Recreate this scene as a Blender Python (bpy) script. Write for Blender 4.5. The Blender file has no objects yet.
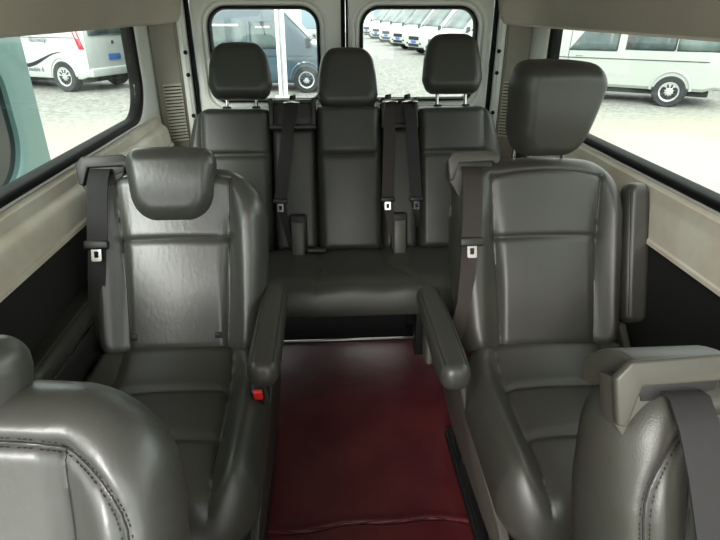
import bpy, bmesh, math, random
import numpy as np
from mathutils import Vector, Matrix
random.seed(7)
PI = math.pi
sc = bpy.context.scene
COL = sc.collection
XL, XR, XC = -0.80, 0.98, 0.095          # inner faces of the side walls, centre line of the van

# ------------------------------------------------------------------ helpers
def lin(c):
    return tuple(((v/255)/12.92 if v/255 <= .04045 else ((v/255+.055)/1.055)**2.4) for v in c)

def material(name, rgb, rough=.5, metal=0., bump=None, vary=None, spec=.5, coat=0., rgb2=None, detail=4, emit=None, wave=None, sheen=0):
    m = bpy.data.materials.new(name); m.use_nodes = True
    nt = m.node_tree; b = nt.nodes['Principled BSDF']
    b.inputs['Base Color'].default_value = (*lin(rgb), 1)
    b.inputs['Roughness'].default_value = rough
    b.inputs['Metallic'].default_value = metal
    b.inputs['Specular IOR Level'].default_value = spec
    b.inputs['Coat Weight'].default_value = coat
    b.inputs['Sheen Weight'].default_value = sheen
    tc = nt.nodes.new('ShaderNodeTexCoord')
    if vary:
        n = nt.nodes.new('ShaderNodeTexNoise'); n.inputs['Scale'].default_value = vary; n.inputs['Detail'].default_value = detail
        r = nt.nodes.new('ShaderNodeValToRGB')
        r.color_ramp.elements[0].position = .35; r.color_ramp.elements[1].position = .65
        r.color_ramp.elements[0].color = (*lin(rgb), 1)
        r.color_ramp.elements[1].color = (*lin(rgb2 or tuple(min(255, v*1.12) for v in rgb)), 1)
        nt.links.new(tc.outputs['Object'], n.inputs['Vector'])
        nt.links.new(n.outputs['Fac'], r.inputs['Fac']); nt.links.new(r.outputs['Color'], b.inputs['Base Color'])
    if bump:
        n = nt.nodes.new('ShaderNodeTexNoise'); n.inputs['Scale'].default_value = bump[0]; n.inputs['Detail'].default_value = 3
        bp = nt.nodes.new('ShaderNodeBump'); bp.inputs['Strength'].default_value = bump[1]; bp.inputs['Distance'].default_value = bump[2]
        if len(bump) > 3:
            mp = nt.nodes.new('ShaderNodeMapping'); mp.inputs['Scale'].default_value = bump[3]
            nt.links.new(tc.outputs['Object'], mp.inputs['Vector']); nt.links.new(mp.outputs['Vector'], n.inputs['Vector'])
        else:
            nt.links.new(tc.outputs['Object'], n.inputs['Vector'])
        nt.links.new(n.outputs['Fac'], bp.inputs['Height']); nt.links.new(bp.outputs['Normal'], b.inputs['Normal'])
    if emit:
        b.inputs['Emission Color'].default_value = (*lin(rgb), 1); b.inputs['Emission Strength'].default_value = emit
    return m

def glass_mat(name, tint, refl=.08):
    m = bpy.data.materials.new(name); m.use_nodes = True
    nt = m.node_tree; nt.nodes.clear()
    o = nt.nodes.new('ShaderNodeOutputMaterial'); mx = nt.nodes.new('ShaderNodeMixShader')
    t = nt.nodes.new('ShaderNodeBsdfTransparent'); g = nt.nodes.new('ShaderNodeBsdfGlossy')
    t.inputs['Color'].default_value = (*tint, 1); g.inputs['Roughness'].default_value = .02
    mx.inputs['Fac'].default_value = refl
    nt.links.new(t.outputs[0], mx.inputs[1]); nt.links.new(g.outputs[0], mx.inputs[2]); nt.links.new(mx.outputs[0], o.inputs['Surface'])
    return m

class MB:
    """collects shapes and links them as ONE mesh object"""
    def __init__(s): s.v = []; s.f = []; s.m = []
    def add(s, v, f, mi=0):
        k = len(s.v); s.v += [tuple(p) for p in v]; s.f += [tuple(i+k for i in q) for q in f]; s.m += [mi]*len(f); return s
    def box(s, c, d, bev=0., rot=None, mi=0, seg=3):
        bm = bmesh.new(); bmesh.ops.create_cube(bm, size=1)
        for v in bm.verts: v.co = Vector((v.co.x*d[0], v.co.y*d[1], v.co.z*d[2]))
        if bev: bmesh.ops.bevel(bm, geom=bm.edges[:], offset=min(bev, min(d)*.49), segments=seg, affect='EDGES', profile=.5)
        M = Matrix.Translation(c)
        if rot: M = M @ Matrix.Rotation(rot[2], 4, 'Z') @ Matrix.Rotation(rot[1], 4, 'Y') @ Matrix.Rotation(rot[0], 4, 'X')
        bmesh.ops.transform(bm, matrix=M, verts=bm.verts)
        bm.verts.index_update()
        s.add([v.co.copy() for v in bm.verts], [[v.index for v in f.verts] for f in bm.faces], mi); bm.free(); return s
    def tube(s, pts, r, n=8, mi=0, cap=True):
        pts = [Vector(p) for p in pts]; V = []; F = []
        rr = r if isinstance(r, (list, tuple)) else [r]*len(pts)
        up = Vector((0, 0, 1))
        t0 = (pts[1]-pts[0]).normalized()
        if abs(t0.dot(up)) > .95: up = Vector((1, 0, 0))
        for i, p in enumerate(pts):
            t = (pts[min(i+1, len(pts)-1)]-pts[max(i-1, 0)]).normalized()
            a = t.cross(up)
            if a.length < 1e-4: a = t.cross(Vector((0, 1, 0)))
            a.normalize(); b = t.cross(a).normalized()
            up = -b if (-b).dot(up) > 0 else b
            for k in range(n):
                q = 2*PI*k/n; V.append(p+a*math.cos(q)*rr[i]+b*math.sin(q)*rr[i])
        for i in range(len(pts)-1):
            for k in range(n):
                F.append((i*n+k, i*n+(k+1) % n, (i+1)*n+(k+1) % n, (i+1)*n+k))
        if cap: F.append(tuple(range(n))[::-1]); F.append(tuple((len(pts)-1)*n+k for k in range(n)))
        return s.add(V, F, mi)
    def ribbon(s, pts, dirs, w, th=.003, mi=0):
        pts = [Vector(p) for p in pts]; V = []; F = []
        for i, p in enumerate(pts):
            t = (pts[min(i+1, len(pts)-1)]-pts[max(i-1, 0)]).normalized()
            a = Vector(dirs[i] if isinstance(dirs, list) else dirs); a = (a-t*a.dot(t)).normalized(); b = t.cross(a)
            ww = w[i] if isinstance(w, list) else w
            for (sa, sb) in ((-.5, -.5), (-.25, -.5), (.25, -.5), (.5, -.5), (.5, .5), (.25, .5), (-.25, .5), (-.5, .5)):
                V.append(p+a*ww*sa+b*th*sb)
        for i in range(len(pts)-1):
            for k in range(8): F.append((i*8+k, i*8+(k+1) % 8, (i+1)*8+(k+1) % 8, (i+1)*8+k))
        F.append(tuple(range(8))[::-1]); F.append(tuple((len(pts)-1)*8+k for k in range(8)))
        return s.add(V, F, mi)
    def prism(s, poly, a0, a1, fn, bev=0., mi=0):
        """polygon (p,q) extruded between a0 and a1; fn(p,q,a) gives the point"""
        n = len(poly); V = [fn(p, q, a0) for p, q in poly]+[fn(p, q, a1) for p, q in poly]
        F = [tuple(range(n))[::-1], tuple(range(n, 2*n))]+[(i, (i+1) % n, n+(i+1) % n, n+i) for i in range(n)]
        if bev:
            bm = bmesh.new(); vs = [bm.verts.new(p) for p in V]
            for f in F: bm.faces.new([vs[i] for i in f])
            bmesh.ops.recalc_face_normals(bm, faces=bm.faces[:])
            es = [e for e in bm.edges if e.calc_face_angle(0) > .6]
            bmesh.ops.bevel(bm, geom=es, offset=bev, segments=3, affect='EDGES', profile=.5)
            bm.verts.index_update()
            s.add([v.co.copy() for v in bm.verts], [[v.index for v in f.verts] for f in bm.faces], mi); bm.free(); return s
        return s.add(V, F, mi)
    def grid(s, fn, us, vs, mi=0, closed=False):
        V = [fn(u, v) for v in vs for u in us]; n = len(us); F = []
        for j in range(len(vs)-1):
            for i in range(n-1+(1 if closed else 0)):
                F.append((j*n+i, j*n+(i+1) % n, (j+1)*n+(i+1) % n, (j+1)*n+i))
        return s.add(V, F, mi)
    def lathe(s, prof, n=24, M=None, mi=0):
        """profile (r, h) about the local y axis"""
        V = []; F = []; k = len(prof)
        for i in range(n):
            a = 2*PI*i/n
            for r, h in prof: V.append((r*math.cos(a), h, r*math.sin(a)))
        if M: V = [M @ Vector(p) for p in V]
        for i in range(n):
            for j in range(k-1):
                F.append((i*k+j, ((i+1) % n)*k+j, ((i+1) % n)*k+j+1, i*k+j+1))
        return s.add(V, F, mi)
    def build(s, name, mat, parent=None, smooth=35, weld=True):
        me = bpy.data.meshes.new(name); me.from_pydata([tuple(p) for p in s.v], [], s.f)
        mats = mat if isinstance(mat, (list, tuple)) else [mat]
        for m in mats: me.materials.append(m)
        me.polygons.foreach_set('material_index', s.m)
        bm = bmesh.new(); bm.from_mesh(me)
        if weld: bmesh.ops.remove_doubles(bm, verts=bm.verts, dist=2e-5)
        bmesh.ops.recalc_face_normals(bm, faces=bm.faces[:])
        if smooth:
            for f in bm.faces: f.smooth = True
            lim = math.radians(smooth)
            for e in bm.edges:
                if len(e.link_faces) == 2 and e.calc_face_angle(0) > lim: e.smooth = False
        bm.to_mesh(me); bm.free(); me.update()
        o = bpy.data.objects.new(name, me); COL.objects.link(o)
        if parent: o.parent = parent
        return o

def tag(o, label=None, cat=None, group=None, kind=None):
    if label: o['label'] = label
    if cat: o['category'] = cat
    if group: o['group'] = group
    if kind: o['kind'] = kind
    return o
def struct(o): o['kind'] = 'structure'; return o
def empty(name, loc=(0, 0, 0), rz=0, label=None, cat=None, group=None):
    o = bpy.data.objects.new(name, None); COL.objects.link(o); o.location = loc; o.rotation_euler = (0, 0, rz)
    o.empty_display_size = .1
    return tag(o, label, cat, group)
def copy_tree(o, parent=None):
    c = o.copy(); COL.objects.link(c); c.parent = parent
    for ch in list(o.children): copy_tree(ch, c)
    return c
def smooth01(a, b, x):
    t = np.clip((x-a)/(b-a), 0, 1); return t*t*(3-2*t)
def seg_dist(X, Y, poly):
    D = np.full(X.shape, 9.)
    for (x0, y0), (x1, y1) in zip(poly[:-1], poly[1:]):
        dx, dy = x1-x0, y1-y0; L = dx*dx+dy*dy+1e-12
        t = np.clip(((X-x0)*dx+(Y-y0)*dy)/L, 0, 1)
        D = np.minimum(D, np.hypot(X-x0-t*dx, Y-y0-t*dy))
    return D
def arc(cx, cy, r, a0, a1, n=8, ry=None):
    return [(cx+r*math.cos(math.radians(a0+(a1-a0)*i/n)), cy+(ry or r)*math.sin(math.radians(a0+(a1-a0)*i/n))) for i in range(n+1)]

def pad(name, mats, parent, H, prof, rad, Tf, Tb, r, deform, bulge=None, seams=(), nx=60, nz=70, arch=0., stitch=()):
    """an upholstered pad: prof = [(h, xl, xr)], rad = corner radii (tl,tr,bl,br); deform maps (x,h,d) to a point"""
    hs_ = [p[0] for p in prof]
    def lr(h):
        l = np.interp(h, hs_, [p[1] for p in prof]); q = np.interp(h, hs_, [p[2] for p in prof])
        def ins(R, e):
            e = np.clip(e, 0, R); return R-np.sqrt(np.maximum(R*R-(R-e)**2, 0)) if R > 0 else 0*e
        l = l+ins(rad[0], H-h)+ins(rad[2], h); q = q-ins(rad[1], H-h)-ins(rad[3], h)
        return l, q
    w = np.linspace(-1, 1, nz); g = .55*np.sin(w*PI/2)+.45*w; hh = H*(g+1)/2
    w = np.linspace(-1, 1, nx); gx = .55*np.sin(w*PI/2)+.45*w
    l, q = lr(hh)
    X = (l+q)[:, None]/2+(q-l)[:, None]/2*gx[None, :]; Hh = np.repeat(hh[:, None], nx, 1)
    ho = H*(1-np.cos(np.linspace(0, PI, 90)))/2; lo, qo = lr(ho)
    poly = list(zip(lo, ho))+list(zip(qo[::-1], ho[::-1])); poly.append(poly[0])
    D = seg_dist(X, Hh, poly); p = np.sqrt(np.maximum(1-(1-np.clip(D/r, 0, 1))**2, 0))
    p[0, :] = p[-1, :] = 0; p[:, 0] = p[:, -1] = 0
    def groove(X, Y):
        G = 0*X
        for s in seams:
            d = seg_dist(X, Y, s[0]); G = G-s[1]*np.exp(-(d/s[2])**2)-s[3]*np.exp(-(d/s[4])**2)
        return G
    F = (Tf+(bulge(X, Hh) if bulge else 0)+groove(X, Hh))*p
    B = -Tb*p
    mb = MB()
    def warp(X, Y): 
        if not arch: return Y
        l, q = lr(np.clip(Y, 0, H)); c = (l+q)/2; hw = np.maximum((prof[-1][2]-prof[-1][1])/2, .01)
        return Y+arch*(1-((X-c)/hw)**2)*(Y/H)**2
    for Z in (F, B):
        Yw = warp(X, Hh)
        V = [deform(float(a), float(b), float(c)) for a, b, c in zip(X.ravel(), Yw.ravel(), Z.ravel())]
        fa = [(j*nx+i, j*nx+i+1, (j+1)*nx+i+1, (j+1)*nx+i) for j in range(nz-1) for i in range(nx-1)]
        mb.add(V, fa)
    def surf(x, h, off=0.):
        xa, ha = np.array([x]), np.array([h]); d = seg_dist(xa, ha, poly)
        pp = np.sqrt(np.maximum(1-(1-np.clip(d/r, 0, 1))**2, 0))
        z = (Tf+(bulge(xa, ha) if bulge else 0)+groove(xa, ha))*pp
        return deform(x, float(warp(xa, ha)[0]), float(z[0])+off)
    for s in seams:
        if len(s) > 5 and s[5] == 0: continue
        pts = []
        for (a, b) in zip(s[0][:-1], s[0][1:]):
            n = max(2, int(math.dist(a, b)/.012))
            pts += [(a[0]+(b[0]-a[0])*i/n, a[1]+(b[1]-a[1])*i/n) for i in range(n)]
        pts.append(s[0][-1])
        mb.tube([surf(a, b, .0004) for a, b in pts], .0014, 5, mi=1)
    for st, off in stitch:          # rows of thread stitches along a line
        acc = 0.
        for (a, b) in zip(st[:-1], st[1:]):
            L = math.dist(a, b); t = (-acc) % .006
            nx_, ny_ = -(b[1]-a[1])/L*off, (b[0]-a[0])/L*off
            while t+.0035 < L:
                q0 = (a[0]+(b[0]-a[0])*t/L+nx_, a[1]+(b[1]-a[1])*t/L+ny_); q1 = (a[0]+(b[0]-a[0])*(t+.0035)/L+nx_, a[1]+(b[1]-a[1])*(t+.0035)/L+ny_)
                mb.tube([surf(*q0, .0003), surf(*q1, .0003)], .0008, 5, mi=2); t += .006
            acc += L
    o = mb.build(name, mats, parent, smooth=85)
    o['surf'] = 1; del o['surf']
    return o, surf

# ------------------------------------------------------------------ materials
LE = (53, 54, 49)
leather = material('grey_leather', LE, .40, bump=(420, .25, .0012), vary=3.5, rgb2=(59, 57, 51), spec=.55)
leather_sheen = material('sheen_toned_grey_leather', (70, 71, 67), .34, bump=(60, .32, .0018, (1.5, 1, .6)), vary=5, rgb2=(77, 77, 73), spec=1.)  # same grey leather, lightened: the window-light sheen is put into its colour
seam_m = material('seam_thread', (28, 28, 27), .7)
stitch_m = material('stitch_thread', (30, 29, 27), .6)
leather_dark = material('dark_leather', (54, 55, 50), .43, bump=(420, .25, .001), vary=4, rgb2=(58, 58, 53))
plastic = material('grey_plastic', (74, 72, 65), .42, bump=(500, .15, .0006))
plastic_dark = material('black_plastic', (24, 24, 24), .45)
plastic_charcoal = material('charcoal_plastic', (42, 42, 40), .45)
webbing = material('belt_webbing', (35, 34, 35), .75, bump=(900, .4, .001, (1, 1, .2)))
webbing_brown = material('brown_belt_webbing', (52, 45, 42), .75, bump=(900, .4, .001, (1, 1, .2)))
chrome = material('chrome', (215, 215, 210), .18, metal=1)
steel = material('brushed_steel', (150, 150, 148), .3, metal=1)
rail_m = material('dark_rail', (22, 22, 23), .5, metal=.3)
red_m = material('red_button', (225, 48, 42), .4)
white_paint = material('white_paint', (238, 240, 233), .35, vary=2, rgb2=(230, 233, 226))
cream_paint = material('cream_paint', (226, 222, 208), .35, vary=6, rgb2=(208, 196, 176), coat=.3)
door_paint = material('door_paint', (236, 238, 231), .4)
trim_m = material('beige_trim', (160, 156, 142), .6, bump=(300, .2, .001))
header_m = material('headliner_trim', (196, 189, 176), .75, bump=(200, .2, .001), vary=1.4, rgb2=(182, 173, 160))
rubber = material('black_rubber', (9, 9, 9), .6, spec=.2)
panel_m = material('black_door_panel', (26, 26, 25), .75, bump=(260, .3, .001))
glass = glass_mat('window_glass', (.95, .98, .965), .04)
ceil_m = material('headliner', (225, 222, 214), .9)

# floor vinyl: maroon with mottled wear
floor_m = material('maroon_vinyl', (66, 18, 25), .36, vary=5.5, rgb2=(80, 31, 32), bump=(9, .35, .006), spec=.45)

# ------------------------------------------------------------------ the shell of the van
def plane_box(name, c, d, m, bev=0, parent=None):
    o = MB().box(c, d, bev).build(name, m, parent); 
    if not parent: struct(o)
    return o
fl = MB()
def flo(u, v):
    # slightly uneven sheet of vinyl with a low split fold running across it
    k = 1.145+.010*math.sin(u*9)+.006*math.sin(u*23+1)
    z = .003*math.exp(-((v-k)/.012)**2)-.004*math.exp(-((v-k+.012)/.004)**2) + .0015*math.sin(u*7+v*3)*math.sin(v*5)
    return (u, v, z)
fl.grid(flo, list(np.linspace(XL, XR, 120)), list(np.linspace(-1.0, 1.10, 30))+list(np.linspace(1.105, 1.19, 45))+list(np.linspace(1.2, 2.86, 40)))
fl.box(((XL+XR)/2, .93, -.03), (XR-XL, 3.86, .04))
struct(fl.build('floor', floor_m))
# the short dark split in the vinyl fold
cr = MB(); pts = []
for i in range(60):
    x = -.17+.50*i/59; pts.append((x, 1.145+.010*math.sin(x*9)+.006*math.sin(x*23+1)-.010+.003*math.sin(x*70), .0012))
cr.ribbon(pts, (0, 1, 0), [.001+.0035*abs(math.sin(i*.35)) for i in range(60)], .001)
o = cr.build('trim_3', material('split_vinyl', (20, 8, 10), .8)); struct(o)
plane_box('ceiling', ((XL+XR)/2, 1.23, 1.80), (XR-XL+.1, 3.36, .04), ceil_m)

def rrect(y0, y1, z0, z1, rs, n=10):
    """rounded rectangle polygon, rs = radii at (y1,z1),(y0,z1),(y0,z0),(y1,z0)"""
    return (arc(y1-rs[0], z1-rs[0], rs[0], 0, 90, n)+arc(y0+rs[1], z1-rs[1], rs[1], 90, 180, n)
            + arc(y0+rs[2], z0+rs[2], rs[2], 180, 270, n)+arc(y1-rs[3], z0+rs[3], rs[3], 270, 360, n))
def outline_to_rect(poly, y0, y1, z0, z1):
    cy = sum(p[0] for p in poly)/len(poly); cz = sum(p[1] for p in poly)/len(poly); out = []
    for p in poly:
        dy, dz = p[0]-cy, p[1]-cz; t = 9e9
        if dy > 1e-9: t = min(t, (y1-cy)/dy)
        if dy < -1e-9: t = min(t, (y0-cy)/dy)
        if dz > 1e-9: t = min(t, (z1-cz)/dz)
        if dz < -1e-9: t = min(t, (z0-cz)/dz)
        out.append((cy+dy*t, cz+dz*t))
    for cy_, cz_ in ((y0, z0), (y1, z0), (y0, z1), (y1, z1)):      # keep the four square corners
        k = min(range(len(out)), key=lambda i: math.dist(out[i], (cy_, cz_))); out[k] = (cy_, cz_)
    return out
def offset_poly(poly, d):
    n = len(poly); out = []
    for i in range(n):
        a = Vector(poly[i-1]); b = Vector(poly[(i+1) % n]); t = (b-a)
        if t.length < 1e-9: out.append(poly[i]); continue
        t.normalize(); out.append((poly[i][0]+t.y*d, poly[i][1]-t.x*d))
    return out
def loops(mb, ls, fn, mi=0):
    """skin a list of closed loops [(poly, depth)]"""
    n = len(ls[0][0]); V = []; F = []
    for poly, dep in ls: V += [fn(p, q, dep) for p, q in poly]
    for k in range(len(ls)-1):
        for i in range(n): F.append((k*n+i, k*n+(i+1) % n, (k+1)*n+(i+1) % n, (k+1)*n+i))
    return mb.add(V, F, mi)

def side_wall(name, wname, X, sg, win, ysplit):
    """sg = +1 when the inside of the van lies towards +x"""
    fn = lambda y, z, d: (X+sg*d, y, z)
    hole = rrect(*win, (.10, .06, .06, .17)) ; hole = rrect(win[0], win[1], win[2], win[3], (.09, .06, .06, .17))
    mb = MB()
    outer = outline_to_rect(hole, win[0]-.12, 2.80, .0, 1.79)
    loops(mb, [(hole, -.05), (offset_poly(hole, .0), -.012), (offset_poly(hole, .012), -.002), (offset_poly(hole, .035), .004), (offset_poly(hole, .055), .0), (outer, .0), (outer, -.06), (offset_poly(hole, .02), -.06), (hole, -.05)], fn)
    # corners that the radial skin leaves open, and the blank wall ahead of the window
    for (a, b, c, d) in ((win[0]-.12, 2.62, 0, .004), ):
        pass
    w = mb.build(name, white_paint, smooth=30); struct(w)
    wn = empty(wname); wn['kind'] = 'structure'; wn.location = (X, (win[0]+win[1])/2, win[2])
    g = MB(); f2 = lambda y, z, d: (sg*d, y-wn.location.y, z-wn.location.z)
    inner = offset_poly(hole, -.022)
    loops(g, [(hole, -.03), (offset_poly(hole, .006), -.008), (offset_poly(hole, .0), .003), (offset_poly(hole, -.014), .004), (inner, -.006), (inner, -.045), (offset_poly(hole, .004), -.056), (offset_poly(hole, .006), -.05), (hole, -.03)], f2)
    g.build('gasket', rubber, wn, smooth=60)
    gl = MB(); n = len(inner)
    gl.add([f2(p, q, -.024) for p, q in inner]+[f2(p, q, -.029) for p, q in inner], [tuple(range(n)), tuple(range(n, 2*n))[::-1]]+[(i, (i+1) % n, n+(i+1) % n, n+i) for i in range(n)])
    gl.build('pane', glass, wn, smooth=0)
    return w
ZB, ZT = .965, 1.42
side_wall('wall_left', 'window_1', XL, 1, (.62, 2.53, ZB, ZT), 0)
side_wall('wall_right', 'window_2', XR, -1, (.30, 2.51, ZB-.022, ZT), 0)
# lower parts of the walls ahead of the windows
plane_box('wall_left_front', (XL-.03, .24, .40), (.06, .52, .80), white_paint)
plane_box('wall_right_front', (XR+.03, .0, .89), (.06, .36, 1.79), white_paint)

def sweep_y(name, prof, y0, y1, m, n=2, struct_=True, close=True, smooth=40):
    mb = MB(); ys = list(np.linspace(y0, y1, n)); k = len(prof)
    V = [(x, y, z) for y in ys for x, z in prof]
    F = [(j*k+i, j*k+(i+1) % k, (j+1)*k+(i+1) % k, (j+1)*k+i) for j in range(n-1) for i in range(k if close else k-1)]
    F += [tuple(range(k)), tuple(((n-1)*k+i) for i in range(k))[::-1]]
    mb.add(V, F); o = mb.build(name, m, smooth=smooth)
    if struct_: struct(o)
    return o
# painted sills under the windows, with a small step and a lip along the black panels
def sill(name, X, s, zb, y0, dz=0, k=1.):
    P = [(X-.02*s, ZB-.012), (X+.004*s, ZB-.010), (X+.016*s, ZB-.020), (X+.020*s, ZB-.050), (X+.034*s, ZB-.062), (X+.044*s, ZB-.075),
         (X+.050*s, zb+.035), (X+.052*s, zb+.012), (X+.062*s, zb+.008), (X+.064*s, zb-.002), (X+.056*s, zb-.006), (X-.02*s, zb-.006)]
    P = [(X+(p-X)*k if (p-X)*s > .025 else p, q+(dz if q > ZB-.08 else 0)) for p, q in P]
    return sweep_y(name, P, y0, 2.66, cream_paint)
sill('trim_1', XL, 1, .815, .50)
sill('trim_2', XR, -1, .775, -.2, -.022, .62)
def lower(name, X, s, zt, y0, k=1.):
    P = [(X-.02*s, zt), (X+.050*s, zt), (X+.052*s, zt-.10), (X+.058*s, .40), (X+.050*s, .0), (X-.02*s, .0)]
    P = [(X+(p-X)*k, q) for p, q in P]
    return sweep_y(name, P, y0, 2.70, panel_m)
lower('baseboard_left', XL, 1, .808, -.02)
lower('baseboard_right', XR, -1, .768, -.2, .6)
# overhead trims above the windows
def header(name, X, s, dz=0.):
    P = [(X-.03*s, 1.372), (X+.02*s, 1.352), (X+.07*s, 1.338), (X+.11*s, 1.336), (X+.130*s, 1.345), (X+.142*s, 1.37), (X+.152*s, 1.43), (X+.175*s, 1.52), (X+.23*s, 1.64), (X+.32*s, 1.74), (X+.42*s, 1.78), (X-.03*s, 1.78)]
    P = [(p, q+(dz if q < 1.5 else 0)) for p, q in P]
    o = sweep_y(name, P, -.45, 2.82, header_m, n=12)
    return o
header('trim_4', XL, 1, .010); header('trim_5', XR, -1)

# ---- rear pillars: trim panel with louvred vent, then a white hinge strip with holes, then the seal
def pillar(name, X, s, xe, ytilt):
    """trim panel from the side wall (X, 2.60) to (xe, 2.80)"""
    a = Vector((X+.002*s, 2.735, 0)); b = Vector((xe, 2.795, 0)); t = (b-a).normalized(); nrm = Vector((-t.y*1, t.x, 0))
    if nrm.x*s < 0: nrm = -nrm
    W = (b-a).length
    mb = MB()
    pf = [(0, -.03), (0, .004), (.012, .012), (W*.86, .014), (W*.89, .008), (W*.92, .012), (W-.004, .010), (W, .004), (W, -.03)]
    k = len(pf); zs = [.05, .4, .8, 1.1, 1.4, 1.78]
    V = [tuple(a+t*p+nrm*(q)+Vector((0, 0, z))) for z in zs for p, q in pf]
    mb.add(V, [(j*k+i, j*k+(i+1) % k, (j+1)*k+(i+1) % k, (j+1)*k+i) for j in range(len(zs)-1) for i in range(k)])
    p = mb.build(name, trim_m, smooth=40); struct(p)
    v = p
    bk = MB(); fr = lambda u, d, z: tuple(a+t*u+nrm*d+Vector((0, 0, z)))
    u0, u1, z0, z1 = W*.22, W*.82, .82, 1.08
    bk.add([fr(u0, .0146, z0), fr(u1, .0146, z0), fr(u1, .0146, z1), fr(u0, .0146, z1), fr(u0, .012, z0), fr(u1, .012, z0), fr(u1, .012, z1), fr(u0, .012, z1)], [(0, 1, 2, 3), (4, 5, 6, 7), (0, 1, 5, 4), (1, 2, 6, 5), (2, 3, 7, 6), (3, 0, 4, 7)])
    sl = MB()
    n = 17
    for i in range(n+1):
        z = z0+(z1-z0)*i/n
        sl.add([fr(u0-.004, .015, z-.0030), fr(u1+.004, .015, z-.0030), fr(u1+.004, .024, z-.006), fr(u0-.004, .024, z-.006), fr(u0-.004, .015, z+.003), fr(u1+.004, .015, z+.003), fr(u1+.004, .024, z+.000), fr(u0-.004, .024, z+.000)], [(0, 1, 2, 3), (4, 5, 6, 7), (0, 1, 5, 4), (1, 2, 6, 5), (2, 3, 7, 6), (3, 0, 4, 7)])
    bk.build('vent_backing', plastic_dark, v); sl.build('vent_slats', material('vent_slat', (205, 202, 186), .5), v, smooth=0)
    return p
pillar('trim_6', XL, 1, -.685, 0)
pillar('trim_7', XR, -1, .872, 0)
for nm, x0, x1, s in (('trim_8', -.700, -.648, 1), ('trim_9', .886, .836, -1)):
    mb = MB()
    mb.box(((x0+x1)/2, 2.815, .9), (abs(x1-x0), .05, 1.75), .008)
    mb.box(((x0+x1)/2+.004*s, 2.787, .9), (abs(x1-x0)*.45, .012, 1.70), .004)
    for z in (1.22, 1.12, .93, .84):          # fixings and holes down the strip
        M = Matrix.Translation(((x0+x1)/2+.018*s, 2.779, z))
        mb.lathe([(0, -.003), (.009, -.003), (.010, .004)], 12, M, mi=1)
    struct(mb.build(nm, [white_paint, rubber], smooth=40))
# wall behind everything: rear frame with the two doors
YD = 2.86
struct(MB().box((XL-.02+.06, 2.90, .9), (.14, .12, 1.79)).box((XR+.02-.06, 2.90, .9), (.14, .12, 1.79)).box((XC, 2.92, 1.70), (XR-XL, .1, .20), .01).box((XC, 2.92, .02), (XR-XL, .1, .1)).build('wall_rear', white_paint))
def rear_door(nd, nw, x0, x1, w0, w1):
    d = empty('door_%d' % nd, ((x0+x1)/2, YD, 0)); d['kind'] = 'structure'
    ox, oy = d.location.x, d.location.y
    fn = lambda x, z, dep: (x-ox, dep, z)
    hole = rrect(w0, w1, .985, 1.412, (.085, .085, .05, .05))
    mb = MB(); outer = outline_to_rect(hole, x0, x1, .04, 1.66)
    # deep pressed frame around the glass
    loops(mb, [(hole, .04), (offset_poly(hole, .002), .012), (offset_poly(hole, .012), -.004), (offset_poly(hole, .026), -.006), (offset_poly(hole, .034), -.020), (offset_poly(hole, .048), -.026), (offset_poly(hole, .058), -.022), (outer, -.02), (outer, .05), (offset_poly(hole, .02), .05), (hole, .04)], fn)
    mb.build('door_panel', door_paint, d, smooth=30)
    w = empty('window_%d' % nw); w.parent = d; w['kind'] = 'structure'
    g = MB(); inner = offset_poly(hole, -.010)
    loops(g, [(offset_poly(hole, .006), .004), (offset_poly(hole, .004), -.009), (offset_poly(hole, -.004), -.010), (inner, .002), (inner, .03)], fn)
    g.build('gasket', rubber, d, smooth=60)
    gl = MB(); n = len(inner)
    gl.add([fn(p, q, .018) for p, q in inner]+[fn(p, q, .023) for p, q in inner], [tuple(range(n)), tuple(range(n, 2*n))[::-1]]+[(i, (i+1) % n, n+(i+1) % n, n+i) for i in range(n)])
    gl.build('pane', glass, d, smooth=0)
    bpy.data.objects.remove(w)
    return d
rear_door(1, 3, -.625, .083, -.550, -.030)
rear_door(2, 4, .107, .815, .178, .742)
# black seals: around each door and the pair down the middle
se = MB()
for x in (-.637, .827): se.box((x, 2.835, .87), (.020, .03, 1.66), .006)
for x in (.0835, .1065): se.box((x, 2.832, .87), (.010, .028, 1.62), .004)
se.box((.095, 2.90, .87), (.012, .02, 1.62)); se.box((.095, 2.835, 1.675), (1.46, .03, .018), .006)
struct(se.build('trim_10', rubber))

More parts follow.
